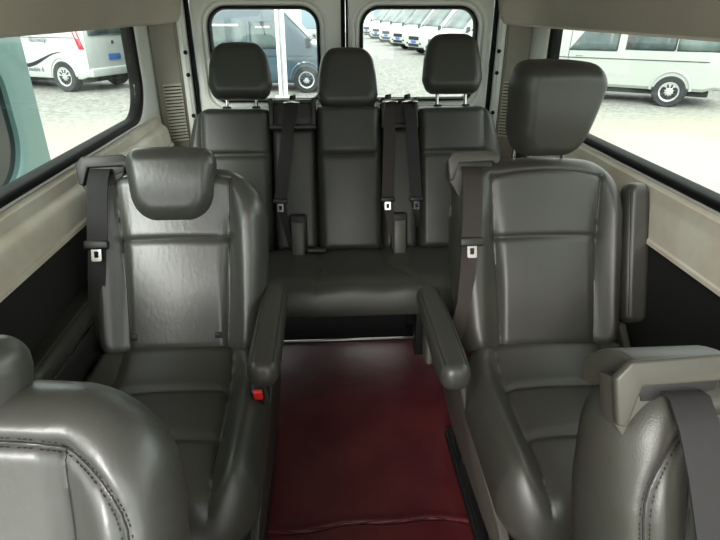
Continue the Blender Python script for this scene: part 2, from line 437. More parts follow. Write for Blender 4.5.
# ------------------------------------------------------------------ seats
def captain_seat(x, y0, label, near=False, head='low', side='l', sheen_tone=False, arm_r='down', arm_l='down', arm_r_dx=.27, arm_l_dx=-.27, belt_x=-.19, belt_m=webbing, buckle=True, group=None, hwid=(.262, .262), H=.575):
    root = empty('passenger_seat', (x, y0, 0), 0, label, 'seat', group)
    LN = math.radians(22.5); sL, cL = math.sin(LN), math.cos(LN)
    wl, wr = hwid
    def bd(px, h, d):       # backrest frame: leaning back, gently curved
        yy = h*sL + .018*math.sin(h/H*PI) - .035*(px/.25)**2*0
        return (px, yy - d*cL, .445+h*cL+d*sL)
    ins = leather_sheen if sheen_tone else leather
    lm = [leather, seam_m, stitch_m] if not sheen_tone else [leather_sheen, seam_m, stitch_m]
    def bul(X, Hh):
        a = np.abs(X)
        bol = .030*smooth01(.145, .205, a)*(1-.75*smooth01(.40, .55, Hh))
        lum = .016*np.exp(-((Hh-.20)/.16)**2)*(1-smooth01(.12, .16, a))
        belly = .006*(1-(np.clip(a, 0, .15)/.15)**2)
        return bol+lum+belly
    if near:
        outer = [(-.212, .02), (-.222, .41)]+[(-.222+.125*(1-math.cos(t)), .41+.112*math.sin(t)) for t in np.linspace(0, PI/2, 10)][1:]+[(0, .528)]
        outer += [(-p[0], p[1]) for p in outer[:-1][::-1]]
        seams = [(outer, .003, .003, .006, .010), ([(-.150, .02), (-.156, .3), (-.146, .512)], .004, .003, .006, .016), ([(.150, .02), (.156, .30), (.146, .512)], .004, .003, .006, .016),
                 ([(-.153, .315), (.153, .315)], .004, .003, .005, .012)]
        stitch = [(outer, .005), (outer, -.005)]
    else:
        L_ = [(-.140, .0), (-.148, .2), (-.158, .40), (-.164, .522)]; R_ = [(-p[0], p[1]) for p in L_]
        outer = [(.205, .05), (.212, .3), (.214, .42)]+[(.214-.075*(1-math.cos(t)), .42+.14*math.sin(t)) for t in np.linspace(0, PI/2, 7)][1:]
        seams = [(L_, .004, .003, .005, .011), (R_, .004, .003, .005, .011), ([L_[-1], (-.08, .532), (0, .535), (.08, .532), R_[-1]], .003, .003, .003, .010),
                 ([(-.154, .345), (.154, .345)], .004, .003, .005, .010)]
        stitch = []
    back, bsurf = pad('backrest', lm, root, H, [(0, -wl+.030, wr-.030), (.08, -wl+.014, wr-.014), (.30, -wl, wr), (.42, -wl, wr), (H, -wl+.016, wr-.016)],
                      (.075, .11, .05, .05), .062, .075, .055, bd, bul, seams, nx=150, nz=170, arch=.022, stitch=stitch)
    # cushion
    CL = .60
    def cd(px, l, d):       # l runs from the front edge (0) to the rear (CL)
        f = CL-l
        z = .375+.075*max(0, 1-f/.20)**2 - .05*max(0, (f-.44)/.16)**2
        sl = .55*max(0, 1-f/.20)
        return (px, -f+.012 - d*sl*.6, z+d)
    def cb(X, Hh):
        a = np.abs(X); return .030*smooth01(.165, .225, a)*smooth01(.0, .12, Hh)*(1-.5*smooth01(.45, .58, Hh))+.008*(1-(np.clip(a, 0, .16)/.16)**2)
    cse = [([(-.172, .03), (-.168, .3), (-.158, .58)], .005, .003, .008, .018), ([(.172, .03), (.168, .3), (.158, .58)], .005, .003, .008, .018),
           ([(-.160, .405), (.160, .405)], .005, .003, .008, .014), ([(-.166, .215), (.166, .215)], .005, .003, .008, .014)]
    pad('cushion', [leather, seam_m], root, CL, [(0, -.250, .250), (.10, -.275, .275), (.40, -.275, .275), (.60, -.235, .235)], (.06, .06, .09, .09), .085, .075, .06, cd, cb, cse, nx=110, nz=120)
    # headrest
    if head:
        hr = empty_part = None
        hoff = .008 if near else .050
        def hd_low(px, h, d):
            hh = .405+h; b0 = bd(px*(.84 if near else .95)-(.022 if near else 0), hh+(.055 if near else 0)-(.1*h if near else 0), d+hoff); return b0
        if head == 'low':
            df = hd_low; hp = [(0, -.102, .102), (.07, -.125, .125), (.17, -.135, .135), (.215, -.128, .128)]
            hr, hs = pad('headrest', lm, root, .215, hp, (.03, .03, .055, .055), .050, .045, .045, df, lambda X, Y: .01*np.exp(-((Y-.12)/.08)**2), [([(-.100, .018), (-.085, .008), (.085, .008), (.100, .018)], .0, .003, .0, .01, 0)], nx=50, nz=50, arch=.008)
        else:
            c = Vector((.0, .20, 1.142)); ry = Matrix.Rotation(math.radians(13), 4, 'Z') @ Matrix.Rotation(math.radians(3), 4, 'Y') @ Matrix.Rotation(math.radians(4), 4, 'X')
            def df(px, h, d):
                q = ry @ Vector((px, -d, h-.12)); return tuple(c+q+Vector((-.012, -.045, 0)))
            hp = [(0, -.090, .084), (.06, -.120, .112), (.19, -.140, .136), (.250, -.136, .134)]
            hr, hs = pad('headrest', [leather, seam_m], root, .250, hp, (.035, .05, .03, .04), .060, .060, .040, df, lambda X, Y: .008*np.exp(-((Y-.12)/.08)**2), [], nx=50, nz=50, arch=.010)
            for sx in (-.075, .075):
                MB().tube([(sx-.01, .225, .91), (sx-.01, .20, 1.10)], .006, 12).build('headrest_post', chrome, hr)
        for sx in (-.085, .065):
            MB().box(bd(sx, .588, -.008), (.040, .030, .016), .006, (LN*-1, 0, 0)).build('post_collar', plastic_dark, root)
    # armrests: padded, hinged at the sides of the backrest
    def armrest(dx, pose):
        n = 'armrest'
        Lh = .43
        if pose == 'down':
            def ad(px, l, d): return (dx+px, .095-(Lh-l), .600+d-.028*((Lh-l)/Lh)*0+.012*(l/Lh))
        else:
            def ad(px, l, d):
                b0 = Vector((0, .015, .53)); t = Vector((0, math.sin(math.radians(20)), math.cos(math.radians(20)))); nn = Vector((0, -t.z, t.y))
                q = b0+t*(l)-nn*(-d); return (dx+px, q.y-.0, q.z)
        a, s_ = pad(n, [leather, seam_m], root, Lh, [(0, -.038, .038), (.1, -.042, .042), (.35, -.040, .040), (.43, -.036, .036)], (.028, .028, .030, .030), .034, .036, .024, ad, None,
                    [([(-.026, .03), (-.028, .40)], .002, .003, .0, .01), ([(.026, .03), (.028, .40)], .002, .003, .0, .01)], nx=30, nz=60)
        if pose == 'down':
            s = 1 if dx > 0 else -1
            br = MB().prism([(.10, .565), (-.08, .575), (-.27, .575), (-.25, .53), (-.17, .47), (-.10, .425), (.05, .40), (.12, .45)], dx-.024*s-.012, dx-.024*s+.012, lambda p, q, a_: (a_, p, q), .006)
            cp = MB().box((dx-.002*s, .05, .475), (.022, .075, .150), .010, (math.radians(-14), 0, 0)); cp.build('hinge_cover', plastic_charcoal if sheen_tone else plastic, root)
            br.build('armrest_bracket', plastic_charcoal if sheen_tone else plastic, root)
        return a
    if arm_r: armrest(arm_r_dx, arm_r)
    if arm_l: armrest(arm_l_dx, arm_l)
    # seat frame: moulded side panels, cross beam and pedestal on rails
    for s in (-1, 1):
        sp = MB().prism([(.12, .50), (.03, .52), (-.06, .44), (-.20, .385), (-.52, .335), (-.585, .30), (-.56, .255), (-.40, .235), (-.05, .22), (.10, .26), (.15, .38)], s*.262-.012, s*.262+.012, lambda p, q, a_: (a_, p, q), .006)
        sp.build('side_panel', plastic_charcoal if sheen_tone else plastic, root)
        MB().box((s*.225, -.21, .03), (.045, .66, .035), .008).box((s*.225, -.21, .052), (.028, .62, .02), .004).build('floor_rail', rail_m, root)
        for yy in (-.42, -.02):
            MB().prism([(yy-.05, .05), (yy+.05, .05), (yy+.03, .33), (yy-.03, .33)], s*.222-.010, s*.222+.010, lambda p, q, a_: (a_, p, q), .004).build('leg', rail_m, root)
    MB().box((0, -.24, .295), (.49, .50, .05), .012).build('seat_pan', rail_m, root)
    fb = MB().box((0, -.545, .285), (.44, .02, .035), .008); fb.box((.0, -.560, .292), (.30, .012, .016), .005)
    fb.build('release_bar', steel, root)
    # belt guide on the shoulder
    gx, gh = belt_x, (.540 if H < .57 else .548)
    def gd(p, q, a_):       # local coordinates on the front of the backrest
        return bd(gx+p, gh+q, .050+a_)
    bg = MB()
    bg.prism([(-.078, .040), (-.060, .060), (.056, .066), (.074, .052), (.076, .030), (.064, .022), (.054, .032), (-.044, .028), (-.052, .004), (-.060, -.024), (-.072, -.022)], .0, .014, gd, .004)
    bg.prism([(-.074, .036), (.060, .036), (.048, .000), (.0, -.028), (-.030, -.080), (-.040, -.076), (-.070, -.022)], -.035, .002, gd, .003)
    bg.prism([(-.046, .030), (.056, .034), (.050, .016), (.030, .008), (-.040, .006)], -.01, .0035, gd, .001, mi=1)
    top = []
    for u in np.linspace(0, 1, 9):
        a_ = .010-.125*u; q = .060+.014*math.sin(u*PI)-.022*u
        top.append((a_, q))
    poly = [(a_, q) for a_, q in top]+[(-.13, .0), (-.02, .010)]
    bg.prism(poly, -.056, .070, lambda p, q, a_: bd(gx+a_, gh+q, .050+p), .006)
    g = bg.build('belt_guide', [plastic_charcoal if sheen_tone else plastic, plastic_dark], root, smooth=40)
    # webbing from the slot, over the tongue, down beside the cushion
    sb = MB(); X0 = gx+.012
    hs = [.600, .580, .55, .50, .42, .34, .27]
    drift = {'l': 0}
    X0 = gx+.004-(0 if near else .014); bw = .050 if near else .057
    pts = [bd(X0+.004, .566, .048), bd(X0+.002, .560, .066), bd(X0, .53, .082), bd(X0-.002, .48, .094), bd(X0-.004, .42, .100), bd(X0-.006, .38, .101), bd(X0-.008, .345, .101)]
    low = [bd(X0-.010, .335, .098), bd(X0-.016, .26, .095), bd(X0-.026, .16, .085), bd(X0-.05, .06, .055), (gx-.085, .03, .38), (gx-.080, .06, .22), (gx-.075, .06, .09)]
    if near: pts = [bd(X0+.004, .566, .048), bd(X0+.004, .562, .070), bd(X0+.005, .53, .090), bd(X0+.007, .48, .108), bd(X0+.012, .42, .118), bd(X0+.018, .38, .12), bd(X0+.024, .345, .12)]
    if arm_l_dx < -.3: low = low[:4]+[(gx-.05, .07, .44)]
    sb.ribbon(pts, (1, 0, 0), bw); sb.ribbon(low, (1, .1, 0), [.050, .048, .046, .046, .046, .046, .046][:len(low)])
    sbo = sb.build('seat_belt', belt_m, root, smooth=60)
    tc = Vector(bd(pts and (X0-.008 if not near else X0+.024), .340, .108 if not near else .128))
    MB().box(tc, (.070, .016, .026), .006, (-LN, 0, 0)).build('tongue_housing', plastic_dark if sheen_tone else plastic_charcoal, sbo)
    tg = MB(); ringo = rrect(-.014, .014, -.046, -.008, (.004,)*4, 3); ringi = rrect(-.006, .006, -.036, -.018, (.002,)*4, 3)
    fnr = lambda p, q, a_: tuple(Vector((tc.x+p, tc.y+q*sL-a_*cL, tc.z+q*cL+a_*sL)))
    loops(tg, [(ringo, 0.), (ringo, .004), (ringi, .004), (ringi, 0.), (ringo, 0.)], fnr)
    t = tg.build('belt_tongue', chrome, sbo, smooth=30); t['label'] = 'chrome metal belt tongue'
    if near and head is None:
        pass
    if buckle:
        s = 1
        bx = .255
        bk = MB().box((bx-.005, -.235, .475), (.030, .035, .075), .006, (math.radians(20), 0, 0)).build('belt_buckle', plastic_dark, root)
        rb = MB().box((bx-.001, -.258, .494), (.024, .012, .036), .004, (math.radians(20), 0, 0)).build('release_button', red_m, bk); rb['label'] = 'red release button'
    if sheen_tone and not near:
        for sx in (-.125, .118):
            p0 = bsurf(sx, .072, .002)
            MB().box(p0, (.020, .006, .018), .002, (-LN, 0, 0)).build('anchor_tag', plastic_dark, root)
    return root

captain_seat(-.452, 1.405, 'grey leather seat left of the aisle with lowered headrest, glossy sheen-lightened backrest and red buckle', sheen_tone=True, arm_r_dx=.280, arm_l_dx=-.275, H=.552)
captain_seat(.640, 1.365, 'grey leather seat right of the aisle with raised tilted headrest and one upturned armrest', head='high', arm_r='up', arm_r_dx=.280, arm_l_dx=-.345, belt_m=webbing_brown, belt_x=-.216, buckle=False, hwid=(.275, .250))
captain_seat(-.455, .330, 'nearest grey leather seat at lower left corner, curved double stitched seam on glossy bolster', near=True, sheen_tone=True, belt_m=webbing)
captain_seat(.583, .330, 'nearest grey leather seat at lower right corner, wide belt hanging from shoulder guide', near=True, head=None, belt_x=-.176, belt_m=webbing, buckle=False, arm_l=None, arm_r='down')

# ---- rear bench for three
bench = empty('rear_bench_seat', (.075, 2.22, 0), 0, 'three seat grey leather bench across the back below the rear windows', 'bench seat')
BX = .075
BL = math.radians(18.5); bs, bc = math.sin(BL), math.cos(BL)
def bb(px, h, d, h0=.43, off=0.): return (px-BX, .0+(h)*bs-d*bc+off, h0+h*bc+d*bs)
def cbn(px, l, d):
    f = .42-l; return (px-BX, .02-f, .365+d-.035*max(0, (f-.30)/.12)**2)
cse = [([(-.06, .03), (-.03, .20), (-.045, .38)], .004, .003, .006, .015), ([(.22, .38), (.245, .2), (.36, .03)], .004, .003, .006, .015), ([(-.6, .05), (.78, .05)], .002, .003, .004, .02)]
pad('cushion', [leather_dark, seam_m], bench, .42, [(0, -.62, .80), (.42, -.62, .80)], (.03, .03, .07, .07), .085, .025, .05, cbn, lambda X, Y: .008*np.cos((X-.09)*PI/.24)**2, cse, nx=170, nz=50)
def bench_back(x0, x1, H, ins0, ins1, sh=.05, top=(.05, .05), T=.06):
    c = (x0+x1)/2
    L_ = [(ins0-.003, .0), (ins0, .25), (ins0+.006, H-.02)]; R_ = [(ins1+.003, .0), (ins1, .25), (ins1-.006, H-.02)]
    seams = [([(ins0, .42), (ins1, .42)], .005, .003, .008, .012)]
    if ins0 > x0+.02: seams.append((L_, .005, .003, .006, .014))
    if ins1 < x1-.02: seams.append((R_, .005, .003, .006, .014))
    bul = lambda X, Y: .012*(1-np.clip(np.abs((X-c)/((x1-x0)/2)), 0, 1)**2)
    return pad('backrest', [leather_dark, seam_m], bench, H, [(0, x0, x1), (.4, x0+.0, x1), (H, x0+sh*(x0 < -.2), x1-sh*(x1 > .5))], (*top, .03, .03), T, .05, .035, bb, bul, seams, nx=70, nz=90)
bench_back(-.610, -.240, .620, -.530, -.252, .06, (.06, .03))
bench_back(-.045, .232, .630, -.040, .228, .0, (.03, .03), .066)
bench_back(.392, .765, .620, .405, .680, .05, (.03, .06))
def bolster(x0, x1, H, nm='side_bolster', T=.045):
    return pad(nm, [leather_dark, seam_m], bench, H, [(0, x0, x1), (H, x0, x1)], (.03, .03, .03, .03), T, .05, .03, bb, None, [], nx=30, nz=50)
bolster(-.235, -.050, .535); bolster(.237, .387, .535)
# moulded trays between the headrests with the belt guides
for (x0, x1, gs) in ((-.245, -.045, (-.145,)), (.232, .392, (.268, .352))):
    mb = MB(); xm = (x0+x1)/2; w = x1-x0
    mb.box(bb(xm, .585, -.005), (w, .035, .13), .01, (-BL, 0, 0))
    mb.box(bb(xm, .655, -.035), (w, .11, .016), .006, (-BL*.4, 0, 0))
    mb.box(bb(x0+.010, .59, .022), (.018, .06, .13), .006, (-BL, 0, 0)); mb.box(bb(x1-.010, .59, .022), (.018, .06, .13), .006, (-BL, 0, 0))
    mb.box(bb(xm, .535, .040), (w, .035, .022), .008, (-BL, 0, 0))
    mb.build('belt_tray', plastic_charcoal, bench)
    for g in gs:
        mb = MB().tube([bb(g-.034, .626, .020), bb(g-.028, .632, .074), bb(g, .634, .082), bb(g+.028, .632, .074), bb(g+.034, .626, .020)], .0065, 10)
        mb.build('belt_guide', chrome, bench)
        MB().tube([bb(g-.004, .630, .0), bb(g-.002, .668, -.004), bb(g+.008, .668, -.01)], .012, 10).build('guide_cap', plastic_dark, bench)
def bbelt(gx, h1, xe, he, sx, name='seat_belt', tw=0, bm=webbing):
    mb = MB()
    n = 8; pts = [bb(gx+(xe-gx)*i/n, (.628-(.628-h1)*i/n), .034+.052*math.sin(min(1, i/3)*PI/2)) for i in range(n+1)]
    mb.ribbon(pts, (1, 0, 0), [.050]*(n+1))
    n = 6; p2 = [bb(xe+(sx-xe)*i/n, h1-.01-(h1-.01-he)*i/n, .083-.012*i/n) for i in range(n+1)]
    dirs = [(math.cos(tw*i/n), -math.sin(tw*i/n), 0) for i in range(n+1)]
    mb.ribbon(p2, dirs, [.044-.012*math.sin(i/n*PI) for i in range(n+1)])
    b = mb.build(name, bm, bench, smooth=60)
    c = Vector(bb(xe, h1-.002, .094))
    MB().box(c, (.060, .016, .022), .006, (-BL, 0, 0)).build('tongue_housing', plastic_dark, b)
    tg = MB(); fnr = lambda p, q, a_: (c.x+p, c.y+q*bs-a_*bc-.002, c.z+q*bc+a_*bs)
    ro = rrect(-.013, .013, -.044, -.010, (.004,)*4, 3); ri = rrect(-.006, .006, -.036, -.018, (.002,)*4, 3)
    loops(tg, [(ro, 0.), (ro, .004), (ri, .004), (ri, 0.), (ro, 0.)], fnr)
    t = tg.build('belt_tongue', chrome, b, smooth=30); t['label'] = 'chrome metal belt tongue'
bbelt(-.150, .225, -.205, .015, -.165, tw=1.1)
bbelt(.268, .225, .250, .012, .285, tw=.5, bm=webbing_brown)
bbelt(.352, .225, .374, .10, .384, tw=1.3)
# buckle holders standing up out of the gap
for x in (-.135, .300):
    MB().box(bb(x, .085, .060), (.075, .030, .165), .012, (-BL, 0, 0)).build('buckle_well', plastic_dark, bench)
    o = MB().box(bb(x, .062, .090), (.056, .034, .150), .010, (-BL, 0, 0)).build('buckle_holder', plastic, bench)
MB().box(bb(-.060, .012, .075), (.085, .035, .022), .010, (0, .08, .1)).build('belt_buckle', plastic_charcoal, bench)
# headrests
def bench_head(cx, h0, w, H, ly, post=True):
    def df(px, h, d): return bb(px, h0+h, d+.010, off=-.0)
    hr, s = pad('headrest', [leather_dark, seam_m], bench, H, [(0, cx-w*.42, cx+w*.42), (.06, cx-w*.5, cx+w*.5), (H*.6, cx-w*.47, cx+w*.47), (H, cx-w*.40, cx+w*.40)], (.05, .05, .03, .03), .055, .045, .045, df, None, [], nx=44, nz=44, arch=.010)
    if post:
        for sx in (-.062, .062):
            MB().tube([bb(cx+sx, .60, -.005), bb(cx+sx, h0+.04, -.0)], .007, 12).build('headrest_post', chrome, hr)
            MB().box(bb(cx+sx, .622, .0), (.034, .034, .014), .005, (-BL, 0, 0)).build('post_collar', plastic_dark, bench)
    return hr
bench_head(-.362, .655, .270, .225, 0)
bench_head(.092, .612, .262, .245, 0, post=False)
bench_head(.545, .672, .262, .240, 0)
# frame and legs below the bench
MB().box((.02, -.14, .315), (1.36, .36, .05), .012).build('seat_frame', rail_m, bench)
MB().box((.02, .135, .56), (1.30, .03, .86), .01, (-BL, 0, 0)).box((.02, .02, .33), (1.34, .12, .06)).build('back_shell', plastic_dark, bench)
for x in (-.50, .305, .66):
    MB().prism([(-.24, .02), (-.18, .02), (-.14, .30), (-.24, .30)], x-.02, x+.02, lambda p, q, a_: (a_, p, q), .004).build('leg', rail_m, bench)
    MB().prism([(.02, .02), (.10, .02), (.08, .32), (.0, .32)], x-.02, x+.02, lambda p, q, a_: (a_, p, q), .004).build('leg', rail_m, bench)
MB().box((-.1, .06, .10), (1.2, .03, .03), .006).build('cross_bar', rail_m, bench)
# bright metal strip across the floor in front of the bench
o = MB().box((XC, 2.145, .006), (1.55, .012, .010), .003).build('trim_11', steel); struct(o)
o = MB().box((XC, 2.31, .004), (1.55, .30, .006), .002).build('trim_12', material('under_bench_shade', (16, 15, 15), .95, spec=.05)); struct(o)  # near-black sheet: the shade under the bench is put into its colour

# ------------------------------------------------------------------ outside
GZ = -.60
def ground_mat():
    m = bpy.data.materials.new('pale_yard'); m.use_nodes = True; nt = m.node_tree; b = nt.nodes['Principled BSDF']
    b.inputs['Roughness'].default_value = .9
    tc = nt.nodes.new('ShaderNodeTexCoord')
    n1 = nt.nodes.new('ShaderNodeTexNoise'); n1.inputs['Scale'].default_value = .45; n1.inputs['Detail'].default_value = 6
    n2 = nt.nodes.new('ShaderNodeTexNoise'); n2.inputs['Scale'].default_value = 9.; n2.inputs['Detail'].default_value = 8; n2.inputs['Roughness'].default_value = .8
    sep = nt.nodes.new('ShaderNodeSeparateXYZ')
    mr = nt.nodes.new('ShaderNodeMapRange'); mr.inputs[1].default_value = 9.5; mr.inputs[2].default_value = 12.5
    r1 = nt.nodes.new('ShaderNodeValToRGB'); r1.color_ramp.elements[0].position = .4; r1.color_ramp.elements[1].position = .62
    r1.color_ramp.elements[0].color = (*lin((158, 160, 150)), 1); r1.color_ramp.elements[1].color = (*lin((164, 158, 140)), 1)
    r2 = nt.nodes.new('ShaderNodeValToRGB'); r2.color_ramp.elements[0].position = .40; r2.color_ramp.elements[1].position = .58
    r2.color_ramp.elements[0].color = (*lin((104, 107, 102)), 1); r2.color_ramp.elements[1].color = (*lin((158, 159, 152)), 1)
    mx = nt.nodes.new('ShaderNodeMixRGB')
    L = nt.links.new
    L(tc.outputs['Object'], n1.inputs['Vector']); L(tc.outputs['Object'], n2.inputs['Vector']); L(tc.outputs['Object'], sep.inputs[0])
    L(sep.outputs['Y'], mr.inputs[0]); L(n1.outputs['Fac'], r1.inputs['Fac']); L(n2.outputs['Fac'], r2.inputs['Fac'])
    L(mr.outputs[0], mx.inputs['Fac']); L(r1.outputs['Color'], mx.inputs['Color1']); L(r2.outputs['Color'], mx.inputs['Color2']); L(mx.outputs['Color'], b.inputs['Base Color'])
    return m
g = MB(); g.grid(lambda u, v: (u, v, GZ+.01*math.sin(u*.9)*math.sin(v*.7)), list(np.linspace(-60, 60, 80)), list(np.linspace(-20, 110, 90)))
tag(g.build('ground', ground_mat()), kind='structure')
tag(MB().box((6.3, 4.2, GZ+.012), (2.2, 4.4, .02), .004, (0, 0, -.25)).build('asphalt_patch', material('grey_asphalt', (140, 150, 142), .9, vary=9, rgb2=(160, 168, 158))), 'patch of grey asphalt on the pale ground outside the right window', 'pavement patch')

tyre_m = material('tyre', (38, 42, 44), .8); rim_m = material('wheel_rim', (190, 195, 195), .35, metal=.6)
car_glass = material('car_glass', (40, 54, 56), .12, vary=1.2, rgb2=(92, 108, 106), spec=.7)
dark_glass = material('dark_car_glass', (18, 25, 28), .12, spec=.7)
arch_m = material('wheel_arch', (45, 48, 50), .9)
lamp_m = material('headlamp', (215, 225, 228), .1, spec=.8); tail_m = material('tail_lamp', (200, 40, 60), .25); blue_m = material('plate_blue', (50, 100, 170), .5)
under_m = material('underbody', (30, 32, 34), .9)
def vehicle(name, label, cat, loc, az, paint, L=5.6, W=.98, Htop=2.2, hood=.75, hoodz=1.15, ws=.95, belt=1.15, wins=(), door_glass=None, wheels=(.95, 4.55), R=.35, zb=.30, glassm=None, rear=True, tail=True, group=None, spokes=5, rearslope=.25):
    """local x forward from the tail (0) to the nose (L); az = heading measured from +Y towards +X"""
    root = empty(name, (loc[0], loc[1], GZ), PI/2-az, label, cat, group)
    gm = glassm or car_glass
    xw0 = L-hood-ws; xw1 = L-hood
    def ztop(x):
        if x < rearslope: return Htop-.35*(1-x/rearslope)**2
        if x < xw0: return Htop-.04*((x-xw0*.5)/(xw0*.5))**2
        if x < xw1: t = (x-xw0)/(xw1-xw0); return Htop-.04+(hoodz+.10-Htop+.04)*(t**1.08)
        t = (x-xw1)/hood; return hoodz+.10-.22*t-.25*max(0, t-.75)**1.0*1.2
    def zbot(x): return zb if .12 < x < L-.15 else zb+.06
    def hw(x, z):
        t = min(max((z-1.0)/(Htop-1.0), 0), 1); w = W*(1-.13*t**1.3)
        e = 1
        if x > L-.7: e = 1-.16*((x-(L-.7))/.7)**2
        if x < .3: e = 1-.05*((.3-x)/.3)**2
        return w*e
    xs = [0, .04, .12, .3, .6, 1.0]+list(np.linspace(1.4, xw0, 6))+list(np.linspace(xw0+.1, xw1, 6))+list(np.linspace(xw1+.1, L-.08, 5))+[L-.02, L]
    fr = [0, .04, .15, .3, .45, .6, .75, .86, .94]
    mb = MB(); ring = []
    for x in xs:
        z0, z1 = zbot(x), ztop(x)
        if x == L: z1 -= .06; z0 += .04
        P = [(hw(x, z0+f*(z1-z0))*(1 if f > .02 else .95), z0+f*(z1-z0)) for f in fr]
        wt = P[-1][0]; P += [(wt*.95, z0+.985*(z1-z0)), (wt*.82, z1), (wt*.4, z1+.02)]
        ring.append([(x, y, z) for y, z in P]+[(x, -y, z) for y, z in P[::-1]])
    n = len(ring[0]); V = [p for r_ in ring for p in r_]
    F = [(j*n+i, j*n+(i+1) % n, (j+1)*n+(i+1) % n, (j+1)*n+i) for j in range(len(ring)-1) for i in range(n)]
    F += [tuple(range(n)), tuple((len(ring)-1)*n+i for i in range(n))[::-1]]
    mb.add(V, F)
    for s in (-1, 1):      # flared arch lips in the body colour
        for wx in wheels:
            mb.tube([(wx+(R+.07)*math.cos(a), s*(hw(wx, .5)-.0), R+.03+(R+.07)*math.sin(a)) for a in np.linspace(.0, PI, 15)], .035, 8)
    body = mb.build('body', paint, root, smooth=35)
    us = MB().box((L/2, 0, .30), (L*.92, W*1.7, .12), .03); us.build('underbody', under_m, root)
    for s in (-1, 1):
        for wx in wheels:
            M = Matrix.Translation((wx, s*(W-.02), R))
            MB().lathe([(0, .012*s), (R+.035, .012*s), (R+.035, -.2*s)], 28, Matrix.Translation((wx, s*(W-.02), R+.05))).build('wheel_arch', arch_m, root)
            tb = MB().lathe([(R*.62, .03*s), (R*.66, .05*s), (R*.93, .055*s), (R, .03*s), (R, -.16*s), (R*.6, -.18*s)], 30, M)
            t = tb.build('wheel', tyre_m, root, smooth=40)
            rm = MB().lathe([(0, .035*s), (R*.14, .035*s), (R*.16, .02*s), (R*.50, .0), (R*.56, .03*s), (R*.64, .035*s), (R*.64, -.05*s), (0, -.05*s)], 30, M)
            rm.build('rim', rim_m, t, smooth=40)
            dk = MB()
            for k in range(spokes*2):
                a = 2*PI*k/(spokes*2); dk.box(Vector((wx, s*(W+.0), R))+Vector((math.cos(a)*R*.36, 0, math.sin(a)*R*.36)), (R*.24, .03, R*.10), .01, (0, -a, 0))
            dk.build('rim_hole', under_m, t)
        for (a0, a1, z0, z1, sk) in wins:
            mb = MB(); mb.grid(lambda u, v: (u+sk*(v-z0)/(z1-z0)*(1 if u > (a0+a1)/2 else 0), s*(hw(u, v)+.008), v), list(np.linspace(a0, a1, 6)), list(np.linspace(z0, z1, 5)))
            o = mb.build('side_window', gm, root, smooth=60, weld=False)
            md = o.modifiers.new('t', 'SOLIDIFY'); md.thickness = .012
            fr_ = MB().tube([(a0-.01, s*(hw(a0, z0)+.004), z0), (a0-.01, s*(hw(a0, z1)+.004), z1)], .012, 6); fr_.tube([(a0, s*(hw(a0, z0)+.004), z0-.01), (a1, s*(hw(a1, z0)+.004), z0-.01)], .012, 6)
            fr_.build('window_seal', under_m, o)
        MB().box((xw0-.35, s*(hw(2, 1.0)+.01), belt-.14), (.16, .03, .035), .01).build('door_handle', paint, root)
        MB().box((L-hood-.10, s*(W+.13), belt+.12), (.12, .16, .24), .04).box((L-hood-.12, s*(W-.0), belt+.05), (.05, .2, .05), .01).build('wing_mirror', under_m, root)
        MB().box((L-.13, s*(W*.70), hoodz-.32), (.18, .34, .20), .05, (0, .1, -s*.35)).build('headlamp', lamp_m, root)
        MB().box((L-.02, s*(W*.62), .52), (.07, .16, .09), .02).build('fog_lamp', under_m, root)
        # door shut lines
        MB().tube([(xw0-.1, s*(hw(xw0, .45)+.002), .45), (xw0-.1, s*(hw(xw0, 1.1)+.002), 1.1), (xw0-.1, s*(hw(xw0, Htop-.25)+.002), Htop-.25)], .008, 5).tube([(.3, s*(hw(.5, belt-.2)+.003), belt-.2), (xw1, s*(hw(.5, belt-.2)+.003), belt-.2)], .010, 5).build('body_seam', arch_m, root)
    mb = MB(); mb.grid(lambda u, v: (u, v*hw(u, ztop(u)-.06)*.86, ztop(u)+.03-.012*abs(v)), list(np.linspace(xw0+.08, xw1-.04, 8)), [-1, -.6, -.2, .2, .6, 1])
    o = mb.build('windshield', gm, root, smooth=60, weld=False); md = o.modifiers.new('t', 'SOLIDIFY'); md.thickness = .012
    MB().box((L+.005, 0, hoodz-.34), (.04, W*.95, .16), .03).box((L+.0, 0, .45), (.05, W*1.0, .12), .02).build('grille', under_m, root)
    MB().box((L+.02, 0, .60), (.02, .42, .12), .01).build('number_plate', blue_m, root)
    MB().box((.0, 0, zb+.16), (.14, W*1.86, .22), .05).build('rear_bumper', paint, root)
    if rear:
        mb = MB(); mb.grid(lambda u, v: (-.028, u*hw(.05, v)*.84, v), [-1, -.5, 0, .5, 1], list(np.linspace(belt-.15, Htop-.38, 6)))
        o = mb.build('rear_window', gm, root, smooth=60, weld=False); md = o.modifiers.new('t', 'SOLIDIFY'); md.thickness = .015
    return root, hw
white_v = material('van_white', (176, 182, 178), .3, coat=.5); silver_v = material('van_silver_white', (154, 160, 154), .35, coat=.4)
navy_v = material('van_slate_blue', (52, 74, 86), .25, coat=.6); teal_v = material('van_teal', (92, 122, 119), .35, coat=.4)

D = math.radians
